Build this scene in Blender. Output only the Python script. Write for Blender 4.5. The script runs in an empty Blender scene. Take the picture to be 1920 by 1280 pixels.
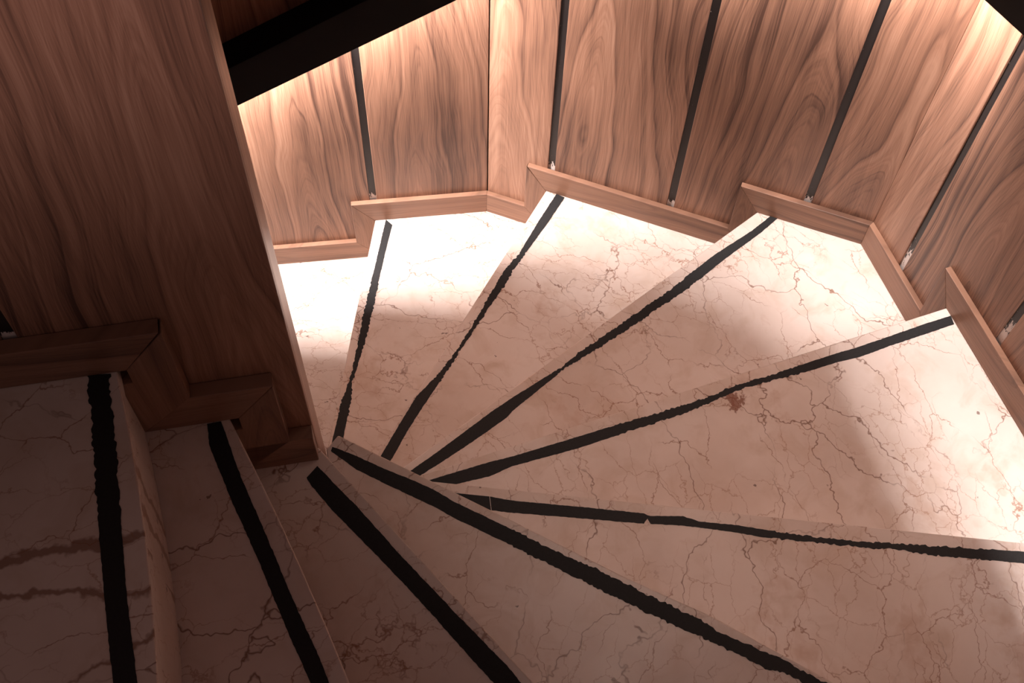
import bpy, bmesh, math, random
from mathutils import Vector, Matrix
random.seed(7)
S = bpy.context.scene
COL = S.collection
# ------------------------------------------------------------------ camera, world, exposure
CAM_Z = 2.8720
cd = bpy.data.cameras.new('camera')
cam = bpy.data.objects.new('camera', cd); COL.objects.link(cam)
cd.sensor_width = 36; cd.lens = 36*2300/1920; cd.clip_start = 0.02
_p, _r = 0.5221959, 0.0490664
_f = Vector((0, math.sin(_p), -math.cos(_p))); _u0 = Vector((0, math.cos(_p), math.sin(_p))); _x0 = Vector((1, 0, 0))
_x = _x0*math.cos(_r) + _u0*math.sin(_r); _u = -_x0*math.sin(_r) + _u0*math.cos(_r)
cam.matrix_world = Matrix(((_x.x, _u.x, -_f.x, 0), (_x.y, _u.y, -_f.y, 0), (_x.z, _u.z, -_f.z, CAM_Z), (0, 0, 0, 1)))
S.camera = cam
W = bpy.data.worlds.new('world'); S.world = W; W.use_nodes = True
W.node_tree.nodes['Background'].inputs[0].default_value = (1.0, 0.64, 0.60, 1)
W.node_tree.nodes['Background'].inputs[1].default_value = 0.088
vs = S.view_settings
vs.view_transform = 'Standard'; vs.look = 'None'; vs.gamma = 1; vs.use_curve_mapping = False
vs.exposure = 0.0
LED_COLOR = (1.0, 0.895, 0.865)
LED_POWER = 60.0
LED_WATT = 15.0                 # per metre of strip
LED_SPREAD = math.radians(150)
# the lamp of the floor above, behind and over the camera, turned to the partition
ld = bpy.data.lights.new('upstairs_lamp', 'SPOT'); ld.energy = 190.0; ld.color = (1.0, 0.76, 0.78)
ld.spot_size = math.radians(38); ld.spot_blend = 1.0; ld.shadow_soft_size = 0.15
lo = bpy.data.objects.new('upstairs_lamp', ld); COL.objects.link(lo); lo.location = (-0.9, -1.2, 3.7)
lo.rotation_euler = (Vector((-0.55, 0.7, 2.72)) - Vector(lo.location)).to_track_quat('-Z', 'Y').to_euler()
# soft fill added high over the winding steps, no known lamp, brightens dim treads
ld2 = bpy.data.lights.new('stairwell_fill', 'SPOT'); ld2.energy = 145.0; ld2.color = (1.0, 0.73, 0.62)
ld2.spot_size = math.radians(33); ld2.spot_blend = 1.0; ld2.shadow_soft_size = 0.25
lo2 = bpy.data.objects.new('stairwell_fill', ld2); COL.objects.link(lo2); lo2.location = (0.42, 1.29, 4.3)
# ------------------------------------------------------------------ measured nosing lines and grip strips (plan, metres)
NOSE={
 1:[(-0.3825, 1.9129), (-0.4359, 1.2474)],
 2:[(0.069, 1.9088), (-0.2894, 1.1502)],
 3:[(0.5679, 1.7469), (-0.2094, 1.048)],
 4:[(0.9129, 1.3947), (-0.1577, 0.9565)],
 5:[(0.9157, 0.8064), (-0.1187, 0.8677)],
 6:[(-0.2811, 0.8706), (0.0141, 0.7349), (0.1857, 0.6543), (0.3345, 0.5914), (0.5124, 0.4989)],
 7:[(-0.278, 0.7647), (-0.148, 0.6343), (0.0214, 0.4643)],
 8:[(-0.3789, 0.7262), (-0.3363, 0.658), (-0.2948, 0.5891), (-0.2546, 0.5196), (-0.2156, 0.4493), (-0.1778, 0.3784)],
 9:[(-0.4843, 0.7008), (-0.4555, 0.6273), (-0.429, 0.553), (-0.405, 0.478), (-0.3834, 0.4022), (-0.3642, 0.3256)],
}
STRIP={
 1:([(-0.3544, 1.9128), (-0.3607, 1.8496), (-0.3678, 1.7731), (-0.3742, 1.7154), (-0.3847, 1.6087), (-0.3896, 1.5217), (-0.3955, 1.4474), (-0.3995, 1.4184), (-0.4133, 1.3572), (-0.4173, 1.3022), (-0.4223, 1.2571), (-0.4302, 1.1775)],
   [(-0.3356, 1.8958), (-0.3439, 1.827), (-0.3538, 1.728), (-0.3598, 1.6432), (-0.3693, 1.5497), (-0.3764, 1.5064), (-0.3859, 1.4428), (-0.3912, 1.4189), (-0.3888, 1.3585), (-0.3936, 1.308), (-0.3959, 1.2741), (-0.3998, 1.1791)]),
 2:([(0.0951, 1.8986), (0.0532, 1.8127), (0.0042, 1.7039), (-0.0236, 1.6642), (-0.0562, 1.5928), (-0.0915, 1.5074), (-0.1167, 1.4526), (-0.1418, 1.4037), (-0.1727, 1.3528), (-0.2144, 1.2987), (-0.2499, 1.2195), (-0.2811, 1.1468), (-0.3061, 1.0892)],
   [(0.1165, 1.8883), (0.0765, 1.8085), (0.0286, 1.7219), (-0.0053, 1.6599), (-0.0257, 1.6105), (-0.0585, 1.5507), (-0.0903, 1.487), (-0.1119, 1.4453), (-0.1405, 1.384), (-0.197, 1.2736), (-0.2264, 1.2123), (-0.256, 1.1399), (-0.2824, 1.0904)]),
 3:([(0.5991, 1.7371), (0.5522, 1.6919), (0.4611, 1.6184), (0.3909, 1.5515), (0.3533, 1.513), (0.2978, 1.4669), (0.2553, 1.4292), (0.1428, 1.3333), (0.1111, 1.2979), (0.0967, 1.2891), (0.006, 1.2183), (-0.0397, 1.18), (-0.1073, 1.117), (-0.157, 1.0716), (-0.1947, 1.039), (-0.2341, 1.0007)],
   [(0.6145, 1.7303), (0.5707, 1.6853), (0.4856, 1.6087), (0.4215, 1.546), (0.3712, 1.4997), (0.3219, 1.4612), (0.2854, 1.4274), (0.1781, 1.3421), (0.1199, 1.2984), (0.1027, 1.2808), (0.0074, 1.1861), (-0.0034, 1.17), (-0.0715, 1.1111), (-0.1218, 1.0697), (-0.1714, 1.0308), (-0.2068, 1.0046)]),
 4:([(0.9211, 1.3758), (0.8729, 1.3566), (0.8248, 1.3356), (0.7625, 1.3079), (0.7082, 1.2849), (0.6611, 1.2671), (0.5928, 1.2382), (0.5252, 1.2095), (0.4586, 1.1843), (0.3924, 1.1502), (0.3488, 1.1327), (0.3056, 1.1153), (0.22, 1.0839), (0.1356, 1.0501), (0.0111, 1.0018), (-0.0313, 0.9882), (-0.0948, 0.9636), (-0.142, 0.9453), (-0.1761, 0.9287)],
   [(0.9253, 1.3555), (0.8881, 1.3392), (0.8439, 1.3205), (0.7782, 1.2928), (0.7202, 1.2657), (0.6762, 1.2522), (0.6026, 1.2231), (0.5245, 1.1971), (0.458, 1.172), (0.4028, 1.1417), (0.3591, 1.1183), (0.3267, 1.1046), (0.2359, 1.0672), (0.1412, 1.0272), (0.0119, 0.9813), (-0.0298, 0.9582), (-0.0869, 0.9405), (-0.1373, 0.9246), (-0.1694, 0.9091)]),
 5:([(0.9782, 0.789), (0.913, 0.7905), (0.8571, 0.7916), (0.8104, 0.7916), (0.7405, 0.7929), (0.6705, 0.7942), (0.6237, 0.7943), (0.5539, 0.7981), (0.4841, 0.8044), (0.4142, 0.8132), (0.3439, 0.817), (0.3159, 0.8255), (0.2593, 0.8226), (0.2537, 0.8238), (0.2476, 0.827), (0.132, 0.8335), (0.0138, 0.8389), (-0.0255, 0.8446), (-0.0848, 0.8478), (-0.1478, 0.8513)],
   [(0.9743, 0.7673), (0.9094, 0.7689), (0.8541, 0.7719), (0.8078, 0.7734), (0.743, 0.7759), (0.6926, 0.7831), (0.6459, 0.7831), (0.5763, 0.7869), (0.5065, 0.7907), (0.4599, 0.7932), (0.3902, 0.802), (0.3154, 0.808), (0.2591, 0.8081), (0.2536, 0.8178), (0.2474, 0.8079), (0.1324, 0.8124), (0.0148, 0.8163), (-0.0212, 0.8189), (-0.0831, 0.821), (-0.1458, 0.826)]),
 6:([(-0.2879, 0.848), (-0.2463, 0.8336), (-0.2033, 0.815), (-0.1609, 0.7994), (-0.116, 0.7812), (-0.0821, 0.762), (0.0148, 0.719), (0.0797, 0.6886), (0.1647, 0.6533), (0.2481, 0.6142), (0.3096, 0.5876), (0.3337, 0.572), (0.382, 0.5515), (0.4299, 0.5333), (0.4691, 0.5129), (0.4982, 0.4982), (0.5691, 0.4619)],
   [(-0.2897, 0.8403), (-0.2438, 0.8098), (-0.1952, 0.7873), (-0.1501, 0.7677), (-0.1138, 0.7523), (-0.0803, 0.7345), (0.0159, 0.692), (0.1016, 0.6522), (0.1856, 0.6132), (0.268, 0.5771), (0.3489, 0.5437), (0.3888, 0.5252), (0.4085, 0.516), (0.4444, 0.5076), (0.4638, 0.4965), (0.5369, 0.4604)]),
 7:([(-0.2801, 0.7378), (-0.248, 0.7073), (-0.2153, 0.6773), (-0.1455, 0.6061), (-0.0637, 0.5278), (0.0145, 0.4548), (0.0675, 0.3978)],
   [(-0.2937, 0.7182), (-0.2847, 0.7053), (-0.2511, 0.6702), (-0.1631, 0.5892), (-0.1013, 0.5298), (-0.0413, 0.4686), (0.0464, 0.3827)]),
 8:([(-0.3901, 0.7222), (-0.3528, 0.6452), (-0.3053, 0.5613), (-0.2598, 0.4781), (-0.2173, 0.4057), (-0.2024, 0.377), (-0.1803, 0.3396)],
   [(-0.4081, 0.7172), (-0.4004, 0.6856), (-0.3575, 0.6068), (-0.3154, 0.5354), (-0.261, 0.437), (-0.2251, 0.3759), (-0.2015, 0.3386)]),
 9:([(-0.4919, 0.6981), (-0.4892, 0.6768), (-0.4717, 0.6234), (-0.4455, 0.5252), (-0.4169, 0.4211), (-0.3861, 0.3245), (-0.3754, 0.2883)],
   [(-0.5207, 0.6943), (-0.5063, 0.6502), (-0.4919, 0.5977), (-0.4645, 0.4979), (-0.4329, 0.3898), (-0.4118, 0.3233), (-0.4019, 0.287)]),
}
# ------------------------------------------------------------------ plan geometry (metres)
RISE = 0.17
BASE_H = 0.076
TH = 0.014                      # skirting thickness: panels stand that far behind the skirting's front
def V2(a): return Vector((a[0], a[1]))
def dirv(deg): return Vector((math.cos(math.radians(deg)), math.sin(math.radians(deg))))
AB = Vector((-0.0860, 1.9560)); BC = Vector((0.8060, 1.6690))
class Line:
    """a vertical wall plane: s along d, off towards the stair along n"""
    def __init__(self, o, ang, inward):
        self.o = o; self.d = dirv(ang); self.n = Vector((-self.d.y, self.d.x))
        if (V2(inward) - o).dot(self.n) < 0: self.n = -self.n
    def at(self, s, off, z): 
        p = self.o + self.d*s + self.n*off
        return Vector((p.x, p.y, z))
    def s_of(self, p): return (V2(p) - self.o).dot(self.d)
MID = (0.2, 1.0)
WA = Line(AB, 9.2213, MID)
WB = Line(AB, -17.8667, MID)
WC = Line(BC, -68.5658, MID)
WI = Line(Vector((-0.419, 0.716)), 12.8301, (0, 0))
C_END = BC + WC.d*1.25
WE = Line(C_END, -136.0, MID)
E_END = C_END + WE.d*1.07
WD = Line(E_END, 192.83, MID)
def cross(p, d, q, e):
    den = d.x*e.y - d.y*e.x
    t = ((q.x-p.x)*e.y - (q.y-p.y)*e.x)/den
    return p + d*t
def wall_corner(w1, w2, off):   # plan point where two wall planes, both moved by off, meet
    return cross(w1.o + w1.n*off, w1.d, w2.o + w2.n*off, w2.d)
def nose_hit(i, w, off, outer=True):
    L = NOSE[i]
    p, q = (V2(L[-2]), V2(L[-1])) if OUT_LAST(i) else (V2(L[1]), V2(L[0]))
    return cross(p, q-p, w.o + w.n*off, w.d)
def OUT_LAST(i): return i >= 6
# inner ends of the risers' nosings at the partition
INNER = {0: None, 1: (-0.462, 0.806), 2: (-0.43, 0.8525), 3: (-0.40, 0.8766), 4: (-0.33, 0.8857), 5: (-0.286, 0.8774), 6: (-0.2975, 0.8446),
         7: (-0.2795, 0.7660)}
OUTW = {1: WA, 2: WB, 3: WB, 4: WC, 5: WC, 6: WE, 7: WE, 8: WD, 9: WD}

# ------------------------------------------------------------------ materials
class NT:
    def __init__(self, name):
        self.m = bpy.data.materials.new(name); self.m.use_nodes = True
        self.t = self.m.node_tree; self.b = self.t.nodes['Principled BSDF']
    def n(self, typ, **kw):
        x = self.t.nodes.new(typ)
        for k, v in kw.items():
            if k.startswith('i_'):
                key = k[2:]
                x.inputs[int(key) if key.isdigit() else key.replace('_', ' ')].default_value = v
            else: setattr(x, k, v)
        return x
    def l(self, a, b): self.t.links.new(a, b)
    def math(self, op, a, b=None, c=None, clamp=False):
        x = self.n('ShaderNodeMath', operation=op, use_clamp=clamp)
        for k, v in enumerate((a, b, c)):
            if v is None: continue
            if isinstance(v, (int, float)): x.inputs[k].default_value = v
            else: self.l(v, x.inputs[k])
        return x.outputs[0]
    def noise(self, vec, scale, detail=3, rough=0.5, dist=0.0):
        x = self.n('ShaderNodeTexNoise'); self.l(vec, x.inputs['Vector'])
        x.inputs['Scale'].default_value = scale; x.inputs['Detail'].default_value = detail
        x.inputs['Roughness'].default_value = rough; x.inputs['Distortion'].default_value = dist
        return x
    def ramp(self, fac, stops, interp='LINEAR'):
        x = self.n('ShaderNodeValToRGB'); self.l(fac, x.inputs[0]); cr = x.color_ramp; cr.interpolation = interp
        while len(cr.elements) < len(stops): cr.elements.new(0.5)
        for e, (p, c) in zip(cr.elements, stops):
            e.position = p; e.color = (*c, 1) if len(c) == 3 else c
        return x.outputs[0]
    def mix(self, fac, a, b, mode='MIX'):
        x = self.n('ShaderNodeMix', data_type='RGBA', blend_type=mode)
        for k, v in ((0, fac), (6, a), (7, b)):
            if isinstance(v, (int, float)): x.inputs[k].default_value = v
            elif isinstance(v, tuple): x.inputs[k].default_value = (*v, 1)
            else: self.l(v, x.inputs[k])
        return x.outputs[2]
    def comb(self, x, y, z):
        c = self.n('ShaderNodeCombineXYZ')
        for k, v in enumerate((x, y, z)):
            if isinstance(v, (int, float)): c.inputs[k].default_value = v
            else: self.l(v, c.inputs[k])
        return c.outputs[0]
    def uv(self):
        u = self.n('ShaderNodeUVMap', uv_map='UVMap'); s = self.n('ShaderNodeSeparateXYZ'); self.l(u.outputs[0], s.inputs[0])
        return u.outputs[0], s.outputs[0], s.outputs[1]
    def bump(self, h, strength, dist=0.002):
        b = self.n('ShaderNodeBump'); b.inputs['Strength'].default_value = strength; b.inputs['Distance'].default_value = dist
        self.l(h, b.inputs['Height']); self.l(b.outputs[0], self.b.inputs['Normal'])
    def seed(self):
        a = self.n('ShaderNodeAttribute', attribute_type='OBJECT', attribute_name='seed'); return a.outputs['Fac']

def wood(name, light, mid, dark, gloss=0.38):
    k = NT(name); vec, u, v = k.uv(); s = k.seed()
    z = k.math('MULTIPLY', s, 3.71)
    P = k.comb(u, v, z)
    def nz(su, sv, sz, detail=2, rough=0.5):
        q = k.comb(k.math('MULTIPLY', u, su), k.math('MULTIPLY', v, sv), k.math('MULTIPLY', z, sz))
        return k.noise(q, 1.0, detail, rough).outputs[0]
    # a log cut by a plane: rings are r = sqrt(x^2 + d^2) + taper*v, warped by slow noise
    n1 = nz(2.6, 0.8, 1.0, 1); n2 = nz(5.0, 1.7, 1.7, 2, 0.5); n3 = nz(26, 2.2, 2.3, 2, 0.6)
    c0 = k.math('MULTIPLY', k.math('SUBTRACT', k.math('FRACT', k.math('MULTIPLY', s, 0.618)), 0.5), 0.13)
    X = k.math('ADD', k.math('SUBTRACT', u, c0), k.math('MULTIPLY', k.math('SUBTRACT', n1, 0.5), 0.22))
    r = k.math('SQRT', k.math('ADD', k.math('MULTIPLY', X, X), 0.0005))
    r = k.math('ADD', r, k.math('MULTIPLY', v, 0.060))
    r = k.math('ADD', r, k.math('MULTIPLY', k.math('SUBTRACT', n2, 0.5), 0.100))
    r = k.math('ADD', r, k.math('MULTIPLY', k.math('SUBTRACT', n3, 0.5), 0.010))
    # rings of uneven width and strength
    rr = k.n('ShaderNodeTexNoise', noise_dimensions='1D'); k.l(r, rr.inputs['W']); rr.inputs['Scale'].default_value = 40; rr.inputs['Detail'].default_value = 4; rr.inputs['Roughness'].default_value = 0.75
    line = k.math('FRACT', k.math('ADD', k.math('MULTIPLY', r, 30.0), k.math('MULTIPLY', rr.outputs[0], 1.6)))
    ring = k.ramp(line, [(0.0, (0.05,)*3), (0.55, (0.20,)*3), (0.92, (1.0,)*3), (1.0, (0.05,)*3)])
    fib = nz(700, 10, 3.0, 2, 0.7); fib2 = nz(210, 2.2, 4.0, 3, 0.65); cloud = nz(4.0, 1.3, 5.0, 3, 0.55)
    streak = nz(40, 0.6, 6.0, 4, 0.6)
    soft = nz(2.8, 1.6, 8.0, 1)
    f = k.math('MULTIPLY', k.math('MULTIPLY', ring, 0.54), k.math('MULTIPLY', k.math('SUBTRACT', soft, 0.30, clamp=True), 2.4))
    f = k.math('ADD', f, k.math('MULTIPLY', k.math('SUBTRACT', rr.outputs[0], 0.5), 1.15))
    f = k.math('ADD', f, k.math('MULTIPLY', k.math('SUBTRACT', fib, 0.5), 0.62))
    f = k.math('ADD', f, k.math('MULTIPLY', k.math('SUBTRACT', fib2, 0.5), 0.42))
    f = k.math('ADD', f, k.math('MULTIPLY', k.math('SUBTRACT', cloud, 0.45), 1.50))
    f = k.math('ADD', f, k.math('MULTIPLY', k.math('SUBTRACT', streak, 0.5), 0.80))
    f = k.math('ADD', f, 0.34)
    col = k.ramp(f, [(0.0, light), (0.42, mid), (1.0, dark)])
    k.l(col, k.b.inputs['Base Color'])
    k.b.inputs['Roughness'].default_value = gloss
    k.b.inputs['Specular IOR Level'].default_value = 0.35
    k.bump(fib, 0.10, 0.0006)
    return k.m
M_WOOD = wood('walnut_veneer', (0.49, 0.282, 0.190), (0.335, 0.175, 0.113), (0.095, 0.048, 0.034))
M_WOODT = wood('walnut_trim', (0.36, 0.20, 0.131), (0.275, 0.145, 0.093), (0.13, 0.066, 0.043), 0.42)

M_EDGE = wood('pale_edge_veneer', (0.56, 0.345, 0.245), (0.44, 0.255, 0.178), (0.24, 0.130, 0.090), 0.34)

def marble():
    k = NT('cream_marble'); vec, u, v = k.uv(); s = k.seed()
    z = k.math('MULTIPLY', s, 5.3)
    P = k.comb(u, v, z); PA = k.comb(u, k.math('MULTIPLY', v, 0.55), z)
    def attr(nm): return k.n('ShaderNodeAttribute', attribute_type='OBJECT', attribute_name=nm).outputs['Fac']
    def warp(scale, amt, detail=4):
        n = k.noise(P, scale, detail, 0.6)
        sub = k.n('ShaderNodeVectorMath', operation='SUBTRACT'); k.l(n.outputs['Color'], sub.inputs[0]); sub.inputs[1].default_value = (0.5, 0.5, 0.5)
        mu = k.n('ShaderNodeVectorMath', operation='SCALE'); k.l(sub.outputs[0], mu.inputs[0]); mu.inputs['Scale'].default_value = amt
        ad = k.n('ShaderNodeVectorMath', operation='ADD'); k.l(PA, ad.inputs[0]); k.l(mu.outputs[0], ad.inputs[1]); return ad.outputs[0]
    def vein(scale, w, wamt, wscale, rand=1.0):
        q = warp(wscale, wamt)
        t = k.n('ShaderNodeTexVoronoi', feature='DISTANCE_TO_EDGE'); k.l(q, t.inputs['Vector']); t.inputs['Scale'].default_value = scale
        return k.math('SUBTRACT', 1.0, k.math('DIVIDE', t.outputs['Distance'], w*scale, clamp=True), clamp=True)
    cl = k.noise(P, 3.2, 5, 0.6).outputs[0]; cl2 = k.noise(P, 13, 4, 0.6, 0.6).outputs[0]
    base = k.ramp(cl, [(0.30, (0.64, 0.525, 0.455)), (0.5, (0.73, 0.625, 0.560)), (0.72, (0.79, 0.705, 0.650))])
    base = k.mix(k.math('MULTIPLY', k.math('SUBTRACT', cl2, 0.5, clamp=True), 2.4, clamp=True), base, (0.56, 0.42, 0.32))
    # fine, broken brown veins of three sizes
    m1 = k.noise(P, 4.0, 3, 0.6).outputs[0]; m2 = k.noise(P, 9.0, 3, 0.6).outputs[0]; m3 = k.noise(k.comb(v, u, z), 6.0, 2, 0.5).outputs[0]
    def mask(m, t, g): return k.math('MULTIPLY', k.math('SUBTRACT', m, t, clamp=True), g, clamp=True)
    a = k.math('MULTIPLY', vein(5.0, 0.0014, 0.085, 9.0), mask(m1, 0.43, 8.0))
    b = k.math('MULTIPLY', vein(9.5, 0.0011, 0.055, 15.0), mask(m2, 0.41, 8.0))
    c = k.math('MULTIPLY', vein(22.0, 0.0008, 0.030, 28.0), mask(m3, 0.42, 8.0))
    # two or three bold bands running across the tread, for the stone that has them
    bw = k.noise(P, 7.0, 5, 0.65).outputs[0]; bw2 = k.noise(P, 16.0, 3, 0.6).outputs[0]
    d = None
    for u0, sl, hw in ((0.215, -0.02, 0.017), (0.292, -0.25, 0.014), (0.345, 0.30, 0.009)):
        uu = k.math('ADD', k.math('SUBTRACT', u, u0), k.math('MULTIPLY', v, sl))
        uu = k.math('ABSOLUTE', k.math('ADD', uu, k.math('MULTIPLY', k.math('SUBTRACT', bw, 0.5), 0.10)))
        q = k.math('MULTIPLY', k.math('SUBTRACT', k.math('MULTIPLY', bw2, hw), uu, clamp=True), 260.0, clamp=True)
        d = q if d is None else k.math('MAXIMUM', d, q)
    col = k.mix(k.math('MULTIPLY', k.math('MULTIPLY', d, attr('thick_veins')), 0.80), base, (0.24, 0.115, 0.065))
    col = k.mix(k.math('MULTIPLY', c, 0.60), col, (0.34, 0.15, 0.07))
    col = k.mix(k.math('MULTIPLY', b, 0.80), col, (0.27, 0.105, 0.045))
    col = k.mix(k.math('MULTIPLY', a, 0.92), col, (0.18, 0.070, 0.032))
    du = k.math('SUBTRACT', u, attr('stain_u')); dv = k.math('SUBTRACT', v, attr('stain_v'))
    rad = k.math('SQRT', k.math('ADD', k.math('MULTIPLY', du, du), k.math('MULTIPLY', dv, dv)))
    sn = k.noise(P, 60, 4, 0.6).outputs[0]
    st = k.math('MULTIPLY', k.math('SUBTRACT', k.math('SUBTRACT', 0.060, k.math('MULTIPLY', sn, 0.085)), rad, clamp=True), 160, clamp=True)
    col = k.mix(k.math('MULTIPLY', st, 0.8), col, (0.20, 0.058, 0.026))
    # rusty smudges and dark pits
    sm = k.noise(warp(7.0, 0.2), 7.0, 4, 0.65).outputs[0]
    col = k.mix(k.math('MULTIPLY', k.math('SUBTRACT', sm, 0.60, clamp=True), 3.2, clamp=True), col, (0.45, 0.24, 0.13))
    vo = k.n('ShaderNodeTexVoronoi'); k.l(warp(30.0, 0.03), vo.inputs['Vector']); vo.inputs['Scale'].default_value = 30
    sep = k.n('ShaderNodeSeparateColor'); k.l(vo.outputs['Color'], sep.inputs[0])
    pit = k.math('MULTIPLY', k.math('LESS_THAN', vo.outputs['Distance'], k.math('MULTIPLY', sep.outputs[1], 0.085)), k.math('GREATER_THAN', sep.outputs[0], 0.70))
    col = k.mix(k.math('MULTIPLY', pit, 0.75), col, (0.10, 0.045, 0.025))
    k.l(col, k.b.inputs['Base Color'])
    ro = k.noise(P, 18, 3, 0.6).outputs[0]
    k.l(k.math('ADD', 0.24, k.math('MULTIPLY', ro, 0.16)), k.b.inputs['Roughness'])
    k.b.inputs['Specular IOR Level'].default_value = 0.45
    return k.m
M_MARBLE = marble()

def plain(name, col, rough, spec=0.5, nscale=0, namt=0.0):
    k = NT(name)
    k.b.inputs['Base Color'].default_value = (*col, 1); k.b.inputs['Roughness'].default_value = rough
    k.b.inputs['Specular IOR Level'].default_value = spec
    if nscale:
        t = k.n('ShaderNodeTexCoord'); n = k.noise(t.outputs['Object'], nscale, 3, 0.6).outputs[0]
        c = k.ramp(n, [(0.3, tuple(x*(1-namt) for x in col)), (0.7, tuple(min(1, x*(1+namt)) for x in col))])
        k.l(c, k.b.inputs['Base Color']); k.bump(n, 0.15, 0.0005)
    return k.m
M_TAPE = plain('black_grip_strip', (0.007, 0.0068, 0.0076), 0.66, 0.42, 260, 0.35)
M_BACK = plain('dark_backing', (0.020, 0.014, 0.011), 0.7, 0.3, 40, 0.3)

def groove_mat():
    k = NT('black_groove_paint'); vec, u, v = k.uv()   # v: height above the skirting
    q = k.comb(k.math('MULTIPLY', u, 160), k.math('MULTIPLY', v, 45), k.seed())
    n = k.noise(q, 1.0, 4, 0.65).outputs[0]
    wear = k.n('ShaderNodeAttribute', attribute_type='OBJECT', attribute_name='wear').outputs['Fac']
    th = k.math('ADD', 0.30, k.math('DIVIDE', k.math('MULTIPLY', v, 7.0), wear))
    w = k.math('MULTIPLY', k.math('SUBTRACT', n, th, clamp=True), 22.0, clamp=True)
    q2 = k.comb(k.math('MULTIPLY', u, 200), k.math('MULTIPLY', v, 90), 4.2)
    n2 = k.noise(q2, 1.0, 2, 0.5).outputs[0]
    w = k.math('MAXIMUM', w, k.math('MULTIPLY', k.math('SUBTRACT', n2, 0.755, clamp=True), 20.0, clamp=True))
    col = k.mix(w, (0.012, 0.010, 0.010), (0.80, 0.74, 0.70))
    k.l(col, k.b.inputs['Base Color']); k.b.inputs['Roughness'].default_value = 0.45
    return k.m
M_GROOVE = groove_mat()
def rail_mat():
    k = NT('black_lacquer')
    t = k.n('ShaderNodeTexCoord')
    vo = k.n('ShaderNodeTexVoronoi'); k.l(t.outputs['Object'], vo.inputs['Vector']); vo.inputs['Scale'].default_value = 16
    sep = k.n('ShaderNodeSeparateColor'); k.l(vo.outputs['Color'], sep.inputs[0])
    pit = k.math('MULTIPLY', k.math('LESS_THAN', vo.outputs['Distance'], 0.05), k.math('GREATER_THAN', sep.outputs[0], 0.72))
    k.l(k.mix(pit, (0.0045, 0.004, 0.0045), (0.30, 0.27, 0.25)), k.b.inputs['Base Color'])
    k.b.inputs['Roughness'].default_value = 0.45; k.b.inputs['Specular IOR Level'].default_value = 0.10
    return k.m
M_RAIL = rail_mat()
def led_mat():
    k = NT('led_diffuser')
    k.b.inputs['Base Color'].default_value = (0.9, 0.9, 0.9, 1)
    k.b.inputs['Emission Color'].default_value = (*LED_COLOR, 1)
    k.b.inputs['Emission Strength'].default_value = LED_POWER
    return k.m
M_LED = led_mat()

# ------------------------------------------------------------------ mesh helpers
SEED = [0]
def link(name, bm, mat, parent=None, bevel=0.0, seg=2, smooth=False):
    if bevel > 0:
        ed = [e for e in bm.edges if len(e.link_faces) == 2 and e.calc_face_angle(0) > 0.35]
        bmesh.ops.bevel(bm, geom=ed, offset=bevel, segments=seg, profile=0.5, affect='EDGES', clamp_overlap=True)
    bmesh.ops.recalc_face_normals(bm, faces=bm.faces)
    me = bpy.data.meshes.new(name); bm.to_mesh(me); bm.free()
    me.materials.append(mat)
    o = bpy.data.objects.new(name, me); COL.objects.link(o)
    if parent is not None: o.parent = parent
    SEED[0] += 1; o['seed'] = float(SEED[0]) + 0.37*(SEED[0] % 5)
    return o
def prism(front, back):
    """closed solid between two corresponding rings of 3D points"""
    bm = bmesh.new()
    a = [bm.verts.new(p) for p in front]; b = [bm.verts.new(p) for p in back]
    n = len(a)
    bm.faces.new(a); bm.faces.new(b[::-1])
    for i in range(n):
        j = (i+1) % n
        bm.faces.new((a[j], a[i], b[i], b[j]))
    bmesh.ops.recalc_face_normals(bm, faces=bm.faces)
    return bm
def set_uv(o, fn):
    """fn(co, normal) -> (u, v) in metres"""
    me = o.data; uv = me.uv_layers.new(name='UVMap')
    for p in me.polygons:
        for li in p.loop_indices:
            uv.data[li].uv = fn(me.vertices[me.loops[li].vertex_index].co, p.normal)
def wall_uv(w, s0, z0, rot=False):
    def fn(co, nrm):
        s = (Vector((co.x, co.y)) - w.o).dot(w.d) - s0
        off = (Vector((co.x, co.y)) - w.o).dot(w.n)
        a, b = s + off*0.9, co.z - z0
        return (b, a) if rot else (a, b)
    return fn
def structure(o): o['kind'] = 'structure'; return o
def thing(name, label, cat, loc, group=None):
    o = bpy.data.objects.new(name, None); COL.objects.link(o)
    o.empty_display_size = 0.1
    o['label'] = label; o['category'] = cat
    if group: o['group'] = group
    return o

# ------------------------------------------------------------------ outer walls: backing, panels, black grooves
TOP = 3.25
GW = 0.0185                     # groove width
def panel(w, s0, s1, z0, z1, parent, offF, offB, sh0=0.0, sh1=0.0, label=None):
    f = [w.at(s0, offF, z0), w.at(s1, offF, z0), w.at(s1, offF, z1), w.at(s0, offF, z1)]
    b = [w.at(s0+sh0, offB, z0), w.at(s1+sh1, offB, z0), w.at(s1+sh1, offB, z1), w.at(s0+sh0, offB, z1)]
    o = link('panel', prism(f, b), M_WOOD, parent, 0.0009, 1)
    set_uv(o, wall_uv(w, (s0+s1)/2, z0))
    if label: o['label'] = label
    return o
def groove(w, s, z0, z1, zb, parent, off, wear=0.6):
    f = [w.at(s-GW/2+.0003, off, z0), w.at(s+GW/2-.0003, off, z0), w.at(s+GW/2-.0003, off, z1), w.at(s-GW/2+.0003, off, z1)]
    b = [w.at(s-GW/2+.0003, off-.0085, z0), w.at(s+GW/2-.0003, off-.0085, z0), w.at(s+GW/2-.0003, off-.0085, z1), w.at(s-GW/2+.0003, off-.0085, z1)]
    o = link('groove_strip', prism(f, b), M_GROOVE, parent)
    set_uv(o, lambda co, n: ((Vector((co.x, co.y)) - w.o).dot(w.d) - s, co.z - zb)); o['wear'] = wear
    return o
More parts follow.
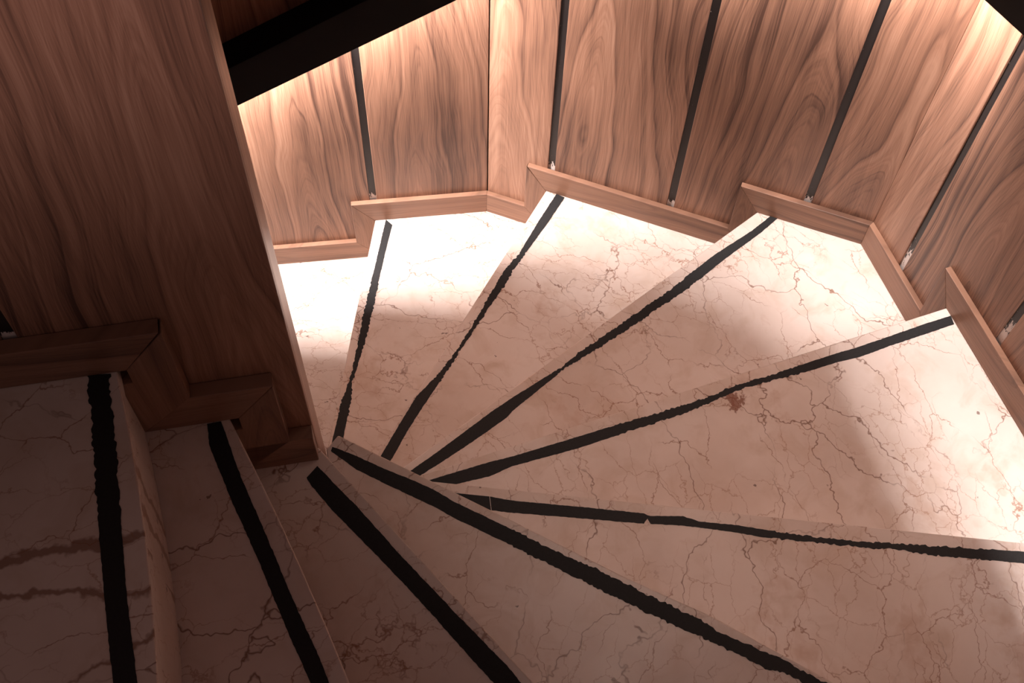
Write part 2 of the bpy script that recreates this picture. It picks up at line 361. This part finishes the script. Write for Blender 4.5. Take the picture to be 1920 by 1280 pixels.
def outer_wall(name, w, s0, s1, grooves, zlow, c0=None, c1=None, gap0=0.0, gap1=0.0):
    """grooves: (s, height of the skirting top there); c0/c1: neighbouring wall lines at the ends"""
    def end(c, s, off): return s if c is None else w.s_of(wall_corner(w, c, off))
    pf, pb = -TH, -TH-.012
    f = [w.at(end(c0, s0, pb-.006), pb-.006, zlow), w.at(end(c1, s1, pb-.006), pb-.006, zlow)]
    k = [w.at(end(c0, s0, -.08), -.08, zlow), w.at(end(c1, s1, -.08), -.08, zlow)]
    up = Vector((0, 0, TOP+.02-zlow))
    wall = structure(link(name, prism([f[0], f[1], f[1]+up, f[0]+up], [k[0], k[1], k[1]+up, k[0]+up]), M_BACK))
    cuts = [g[0] for g in grooves]
    a0 = [end(c0, s0, pf)+gap0] + [c+GW/2 for c in cuts]
    a1 = [c-GW/2 for c in cuts] + [end(c1, s1, pf)-gap1]
    for i, (a, b) in enumerate(zip(a0, a1)):
        sh0 = (end(c0, s0, pb)+gap0-a) if i == 0 and c0 is not None else 0.0
        sh1 = (end(c1, s1, pb)-gap1-b) if i == len(cuts) and c1 is not None else 0.0
        panel(w, a, b, zlow, TOP, wall, pf, pb, sh0, sh1)
    for s, zb in grooves: groove(w, s, zlow, TOP, zb, wall, pf-.004, 2.2 if w is WC else 0.6)
    return wall
zt = lambda i: i*RISE + BASE_H
outer_wall('wall_back_left', WA, -1.25, 0, [(-0.921, zt(0)), (-0.61, zt(0)), (-0.2996, zt(1))], -0.05, None, WB, 0, 0.0016)
outer_wall('wall_back', WB, 0, 0.937, [(0.1669, zt(2)), (0.4791, zt(2)), (0.7881, zt(3))], 0.10, WA, WC, 0.0016, 0.0)
outer_wall('wall_right', WC, 0, 1.25, [(0.1251, zt(3)), (0.4307, zt(4)), (0.741, zt(5)), (1.05, zt(5))], 0.44, WB, None)

# ------------------------------------------------------------------ inner partition
PI_F = -0.022; PI_B = -0.100; S_END = 0.1445
iw = structure(link('wall_inner', prism([WI.at(-1.25, PI_F-.018, -.05), WI.at(S_END-.010, PI_F-.018, -.05), WI.at(S_END-.010, PI_F-.018, TOP), WI.at(-1.25, PI_F-.018, TOP)],
     [WI.at(-1.25, PI_B+.014, -.05), WI.at(S_END-.010, PI_B+.014, -.05), WI.at(S_END-.010, PI_B+.014, TOP), WI.at(-1.25, PI_B+.014, TOP)]), M_BACK))
ig = [-0.790, -0.4815, -0.1725]
edges = [-1.25] + ig + [S_END]
for i in range(4):
    a = edges[i] + (GW/2 if i else 0); b = edges[i+1] - (GW/2 if i < 3 else 0)
    panel(WI, a, b, 1.0, TOP, iw, PI_F, PI_F-.012)
    panel(WI, a, b if i < 3 else S_END-.0096, -.05, TOP, iw, PI_B+.012, PI_B)
for s in ig: groove(WI, s, 1.0, TOP, 9*RISE+BASE_H, iw, PI_F-.004, 0.3)
E0, E1 = PI_F-.0126, PI_B
o = link('end_trim', prism([WI.at(S_END-.009, E0, -.05), WI.at(S_END, E0, -.05), WI.at(S_END, E0, TOP), WI.at(S_END-.009, E0, TOP)],
     [WI.at(S_END-.009, E1, -.05), WI.at(S_END, E1, -.05), WI.at(S_END, E1, TOP), WI.at(S_END-.009, E1, TOP)]), M_EDGE, iw, 0.0006, 1)
set_uv(o, lambda co, n: ((Vector((co.x, co.y)) - WI.o).dot(WI.n)*0.9 + 0.03 + (Vector((co.x, co.y)) - WI.o).dot(WI.d), co.z))
o['label'] = 'paler wood edge closing the end of the partition'

# ------------------------------------------------------------------ marble steps
def offset_line(pts, dist):
    """polyline moved sideways (left of travel positive)"""
    out = []
    for i, p in enumerate(pts):
        a = pts[max(0, i-1)]; b = pts[min(len(pts)-1, i+1)]
        d = (b-a).normalized(); n = Vector((-d.y, d.x)); out.append(p + n*dist)
    return out
def nose_line(i):
    """nosing of step i from the partition outwards, ends run to the walls' panels"""
    if i <= 5:
        core = [V2(INNER[i])] + [V2(p) for p in NOSE[i][1:-1]]
        return core + [nose_hit(i, OUTW[i], -TH+.0005)]
    L = [V2(p) for p in NOSE[i]]
    if i == 6: L = [V2(INNER[6])] + L
    if i == 7: L = [V2(INNER[7])] + L[1:]
    if i >= 8:
        L[0] = cross(L[0], L[0]-L[1], WI.o + WI.n*(PI_F+.0005), WI.d)
    return L + [nose_hit(i, OUTW[i], -TH+.0005)]
# seen from above, going outwards along a nosing the higher side lies on the right for every step
def wall_pts(i):
    """wall corners between nosing i and nosing i+1 on the outer side"""
    o = -TH+.0005
    return {1: [wall_corner(WA, WB, o)], 3: [wall_corner(WB, WC, o)], 5: [wall_corner(WC, WE, o)], 7: [wall_corner(WE, WD, o)]}.get(i, [])
SLAB = 0.030
STEP_LABELS = {
 0: 'lowest cream marble step, beside the partition edge, no black strip showing on it',
 1: 'brightest winder step, narrow white marble wedge with a thin ragged black strip, second lowest',
 2: 'third lowest marble winder step, its ragged black strip nibbled thinnest halfway along',
 3: 'cream marble winder step reaching into the right-hand corner of the panelled wall, fourth lowest',
 4: 'large bright marble winder step below the corner, with a rust-red stain by its strip',
 5: 'broad marble winder step whose strip has a hairline crack near its inner end',
 6: 'dim marble winder step whose clipped inner tip overhangs the foot of the partition end',
 7: 'dim marble step starting at the near corner of the partition, thick straight black strip',
 8: 'dark pitted marble step second from the left edge of the picture, meeting the dark skirting',
 9: 'highest marble step, at the left edge, with thick brown veins and visible riser'}
def jag(L, R, i):
    """ragged paint edges: subdivide both polylines and nibble them where the strip is worn"""
    rnd = random.Random(100+i)
    def sub(P, side):
        out = []
        ph = [rnd.uniform(0, 6.28) for _ in range(4)]; wob = lambda x: sum(math.sin(x*f_ + p_) for f_, p_ in zip((310, 190, 97, 520), ph))/4
        tot = sum((P[k+1]-P[k]).length for k in range(len(P)-1)); acc = 0
        for k in range(len(P)-1):
            a, b = P[k], P[k+1]; d = b-a; n = max(1, int(d.length/0.0035)); t = d.normalized(); nn = Vector((-t.y, t.x))
            for q in range(n):
                x_ = acc + d.length*q/n; f = x_/tot
                lo, hi = {1: (.25, .80), 2: (.22, .70), 3: (.22, .62), 4: (.30, .66), 5: (.12, .50), 6: (.35, .95), 7: (2, 2), 8: (2, 2), 9: (.0, .45)}[i]
                amp = 0.0015 if lo < f < hi else 0.00035
                out.append(a + d*(q/n) + nn*(rnd.uniform(-1, 1)*amp*0.8 + wob(x_)*amp*1.5))
            acc += d.length
        out.append(P[-1]); return out
    return sub(L, 1), sub(R, -1)
def marble_uv(i):
    """u along the nosing, v across it, metres"""
    if i: p, q = V2(NOSE[i][0]), V2(NOSE[i][-1])
    else: p, q = V2((-0.6, 1.9)), V2((-0.6, 1.0))
    d = (q-p).normalized(); e = Vector((-d.y, d.x))
    def fn(co, n):
        x, y = co.x, co.y
        if abs(n.z) < 0.5: x, y = x - n.x*co.z, y - n.y*co.z
        w = Vector((x, y)) - p
        return (w.dot(d), w.dot(e))
    return fn
def stone(o, i):
    uvf = marble_uv(i); set_uv(o, uvf); o['seed'] = float(i)*1.7 + 0.3
    o['thick_veins'] = 1.0 if i == 9 else 0.0
    o['stain_u'], o['stain_v'] = uvf(Vector((0.455, 1.150, 0)), Vector((0, 0, 1))) if i == 4 else (99.0, 99.0)
def cell(ring, z0, z1):
    return prism([Vector((p.x, p.y, z1)) for p in ring], [Vector((p.x, p.y, z0)) for p in ring])
for i in range(10):
    z = i*RISE
    t = thing('stair_step', STEP_LABELS[i], 'stair step', None, 'winding marble steps')
    if i == 0:
        front = [WI.at(-1.2, PI_B-.0005, 0).xy, WA.at(-1.2, -TH+.0005, 0).xy]
    else: front = nose_line(i)
    if i < 9:
        back = offset_line(nose_line(i+1), -0.026)
        # trim the shifted back line to the outer wall
        w = OUTW[i+1]; back[-1] = cross(back[-2], back[-1]-back[-2], w.o + w.n*(-TH+.0005), w.d)
        if i+1 <= 1: back[0] = cross(back[1], back[0]-back[1], WI.o + WI.n*(PI_B-.0005), WI.d)
        if i+1 >= 8: back[0] = cross(back[1], back[0]-back[1], WI.o + WI.n*(PI_F+.0005), WI.d)
        if i+1 in (7,): back[0] = V2(WI.at(S_END-.03, PI_F+.0005, 0).xy)
        if i+1 in (6,): back[0] = V2(WI.at(S_END+.0005, PI_B+.02, 0).xy)
    else:
        back = [WI.at(-0.9, PI_F+.0005, 0).xy, WD.at(1.35, -TH, 0).xy]
    ring = [V2(p) for p in front] + wall_pts(i) + [V2(p) for p in reversed(back)]
    if i == 7: ring = ring + [V2(WI.at(S_END+.0005, PI_F+.0005, 0).xy)]
    if i == 6: ring = ring + [V2(WI.at(S_END+.0005, PI_F-.004, 0).xy)]
    bm = cell(ring, z-SLAB, z)
    o = link('tread', bm, M_MARBLE, t, 0.0028, 3); stone(o, i)
    if i > 0:
        a = offset_line(front, -0.005); b = offset_line(front, -0.023)
        rg = a + b[::-1]
        if i < 6 or i > 7:
            pass
        o = link('riser', cell(rg, z-RISE+.0005, z-SLAB-.0002), M_MARBLE, t); stone(o, i)
        Lp, Rp = STRIP[i]
        if i == 5:               # the tape is cut through near its inner end
            cut = [(-0.0267, 0.8447), (-0.0224, 0.8188)]
            tip = cell([V2(cut[0]), *[V2(p) for p in Lp[-2:]], *[V2(p) for p in reversed(Rp[-2:])], V2(cut[1])], z+.0001, z+.0011)
            link('grip_strip', tip, M_TAPE, t)['label'] = 'inner end of the strip, cut off by a hairline gap'
            Lp, Rp = Lp[:-2], Rp[:-2]
        Lp, Rp = jag([V2(p) for p in Lp], [V2(p) for p in Rp], i)
        o = link('grip_strip', cell(Lp + Rp[::-1], z+.0001, z+.0011), M_TAPE, t)
        o['label'] = 'black anti-slip strip behind the nosing'

# ------------------------------------------------------------------ stepped skirting
def board(w, pts, parent, rot, back=None, th=TH, f0=0.0):
    """pts: polygon in (s, z) on the skirting's front plane; back: s shifts of the same corners at the rear"""
    back = back or [0]*len(pts)
    bm = prism([w.at(s, f0, z) for s, z in pts], [w.at(s+b, f0-th+.0003, z) for (s, z), b in zip(pts, back)])
    o = link('skirting_board', bm, M_WOODT, parent, 0.0012, 2)
    s0 = sum(p[0] for p in pts)/len(pts); z0 = sum(p[1] for p in pts)/len(pts)
    set_uv(o, wall_uv(w, s0, z0, rot))
    return o
def riser_board(w, i, sn, sg, parent, th, notch, width):
    """upright skirting beside riser i; sn: nosing position, sg: +1 when s grows towards the higher steps"""
    so = sn - sg*width; si = sn + sg*0.006; nt = sn - sg*notch
    z = i*RISE; zl = z-RISE
    pts = [(so, z+BASE_H-.0002), (nt, z+.0004), (nt, z-SLAB-.003), (si, z-SLAB-.003), (si, zl+.0006), (so, zl+BASE_H+.0002)]
    board(w, pts, parent, False, None, th)
def tread_board(w, i, s_lo, s_hi, sg, parent, th, width, notch, lo='nose', hi='nose', blo=0.0, bhi=0.0):
    """level skirting on tread i between two nosings (lower one first) or wall ends"""
    z = i*RISE+.0004
    lo_t = s_lo - sg*width if lo == 'nose' else s_lo
    lo_b = s_lo - sg*notch if lo == 'nose' else s_lo
    hi_t = s_hi - sg*width if hi == 'nose' else s_hi
    hi_b = s_hi + sg*0.006 if hi == 'nose' else s_hi
    board(w, [(lo_b, z), (hi_b, z), (hi_t, z+BASE_H), (lo_t, z+BASE_H)], parent, True, [blo, bhi, bhi, blo], th)
def baseboard(name):
    o = bpy.data.objects.new(name, None); COL.objects.link(o); o['kind'] = 'structure'; return o
sA = {1: WA.s_of(nose_hit(1, WA, 0))}
sB = {2: WB.s_of(nose_hit(2, WB, 0)), 3: WB.s_of(nose_hit(3, WB, 0))}
sC = {4: WC.s_of(nose_hit(4, WC, 0)), 5: WC.s_of(nose_hit(5, WC, 0))}
sAB = (WA.s_of(wall_corner(WA, WB, -TH)), WB.s_of(wall_corner(WA, WB, -TH)))
LB = 0.937
sBC = (WB.s_of(wall_corner(WB, WC, -TH)), WC.s_of(wall_corner(WB, WC, -TH)))
LB = WB.s_of(BC)
b = baseboard('baseboard_back_left')
tread_board(WA, 0, -1.2, sA[1], 1, b, TH, 0.058, 0.001, lo='end')
riser_board(WA, 1, sA[1], 1, b, TH, 0.001, 0.058)
tread_board(WA, 1, sA[1], 0, 1, b, TH, 0.058, 0.001, hi='end', bhi=sAB[0])
b = baseboard('baseboard_back')
tread_board(WB, 1, 0, sB[2], 1, b, TH, 0.056, 0.001, lo='end', blo=sAB[1])
riser_board(WB, 2, sB[2], 1, b, TH, 0.001, 0.056)
tread_board(WB, 2, sB[2], sB[3], 1, b, TH, 0.054, 0.001)
riser_board(WB, 3, sB[3], 1, b, TH, 0.001, 0.054)
tread_board(WB, 3, sB[3], LB, 1, b, TH, 0.054, 0.001, hi='end', bhi=sBC[0]-LB)
b = baseboard('baseboard_right')
tread_board(WC, 3, 0, sC[4], 1, b, TH, 0.054, 0.001, lo='end', blo=sBC[1])
riser_board(WC, 4, sC[4], 1, b, TH, 0.001, 0.054)
tread_board(WC, 4, sC[4], sC[5], 1, b, TH, 0.054, 0.001)
riser_board(WC, 5, sC[5], 1, b, TH, 0.001, 0.054)
tread_board(WC, 5, sC[5], 1.24, 1, b, TH, 0.054, 0.001, hi='end')
b = baseboard('baseboard_inner')
tI = 0.022
tread_board(WI, 9, -0.067, -1.15, -1, b, tI, 0.067, 0.011, hi='end')
riser_board(WI, 9, -0.067, -1, b, tI, 0.011, 0.070)
tread_board(WI, 8, 0.044, -0.067, -1, b, tI, 0.066, 0.009)
riser_board(WI, 8, 0.044, -1, b, tI, 0.009, 0.066)
tread_board(WI, 7, 0.1435, 0.044, -1, b, tI, 0.0, 0.0, lo='end')

# ------------------------------------------------------------------ handrail with the light strip under it
RG = 0.075; RH = 0.120
def rail_z(w, s):               # height of the lower front edge
    if w is WA: return 1.0545 + 0.544*s
    if w is WB: return 1.0545 + (1.375-1.0545)*s/LB
    return 1.375 + 0.212*s
hr = thing('handrail', 'black box handrail along the panelled wall, sloping with the steps and lit from beneath', 'handrail', None)
def rail_profile(o0, h0, o1, h1):
    return [(o0, h0), (o1, h0), (o1, h1), (o0, h1)]
def rail_piece(name, w, s0, s1, prof, mat, c0=None, c1=None, bevel=0.0):
    def pt(s, c, off, h):
        if c is not None: s = w.s_of(wall_corner(w, c, off))
        return w.at(s, off, rail_z(w, s) + h) if c is None else w.at(s, off, rail_z(w, s if False else (0 if (w is WC or (w is WB and c is WA) or w is WA) else LB)) + h)
    a = [pt(s0, c0, o_, h_) for o_, h_ in prof]; b2 = [pt(s1, c1, o_, h_) for o_, h_ in prof]
    return link(name, prism(a, b2), mat, hr, bevel, 2)
PROF = [(RG, 0), (RG, RH), (-TH+.0005, RH), (-TH+.0005, RH-.014), (RG-.007, RH-.014), (RG-.007, 0)]
rail_piece('rail_section', WA, -1.2, 0, PROF, M_RAIL, None, WB, 0.0015)
rail_piece('rail_section', WB, 0, LB, PROF, M_RAIL, WA, WC, 0.0015)
rail_piece('rail_section', WC, 0, 1.24, PROF, M_RAIL, WB, None, 0.0015)
for w, s0, s1, LO, hw, watt in ((WA, -1.15, -0.08, .047, .009, 0.9), (WB, 0.05, 0.19, .047, .012, 0.85), (WB, 0.41, 0.48, .047, .012, 0.8), (WB, 0.64, 0.91, .047, .012, 0.85),
                                (WC, 0.03, 0.36, .047, .012, 0.8), (WC, 0.50, 1.2, .047, .012, 0.75)):
    LP = rail_profile(LO-hw-.002, RH-.0175, LO+hw+.002, RH-.0145)
    strip = rail_piece('led_strip', w, s0, s1, LP, M_LED); strip['label'] = 'warm white light strip under the handrail'
    a, e = w.at(s0, LO, rail_z(w, s0)+RH-.0185), w.at(s1, LO, rail_z(w, s1)+RH-.0185)
    la = bpy.data.lights.new('led_light', 'AREA'); la.shape = 'RECTANGLE'; la.size = (e-a).length; la.size_y = hw*2
    la.energy = LED_WATT*watt*la.size; la.color = LED_COLOR; la.spread = LED_SPREAD
    ll = bpy.data.objects.new('led_light', la); COL.objects.link(ll)
    X = (e-a).normalized(); Z = Vector((0, 0, 1)); Y = Z.cross(X).normalized(); Z = X.cross(Y)
    m = (a+e)/2; ll.matrix_world = Matrix(((X.x, Y.x, Z.x, m.x), (X.y, Y.y, Z.y, m.y), (X.z, Y.z, Z.z, m.z), (0, 0, 0, 1)))
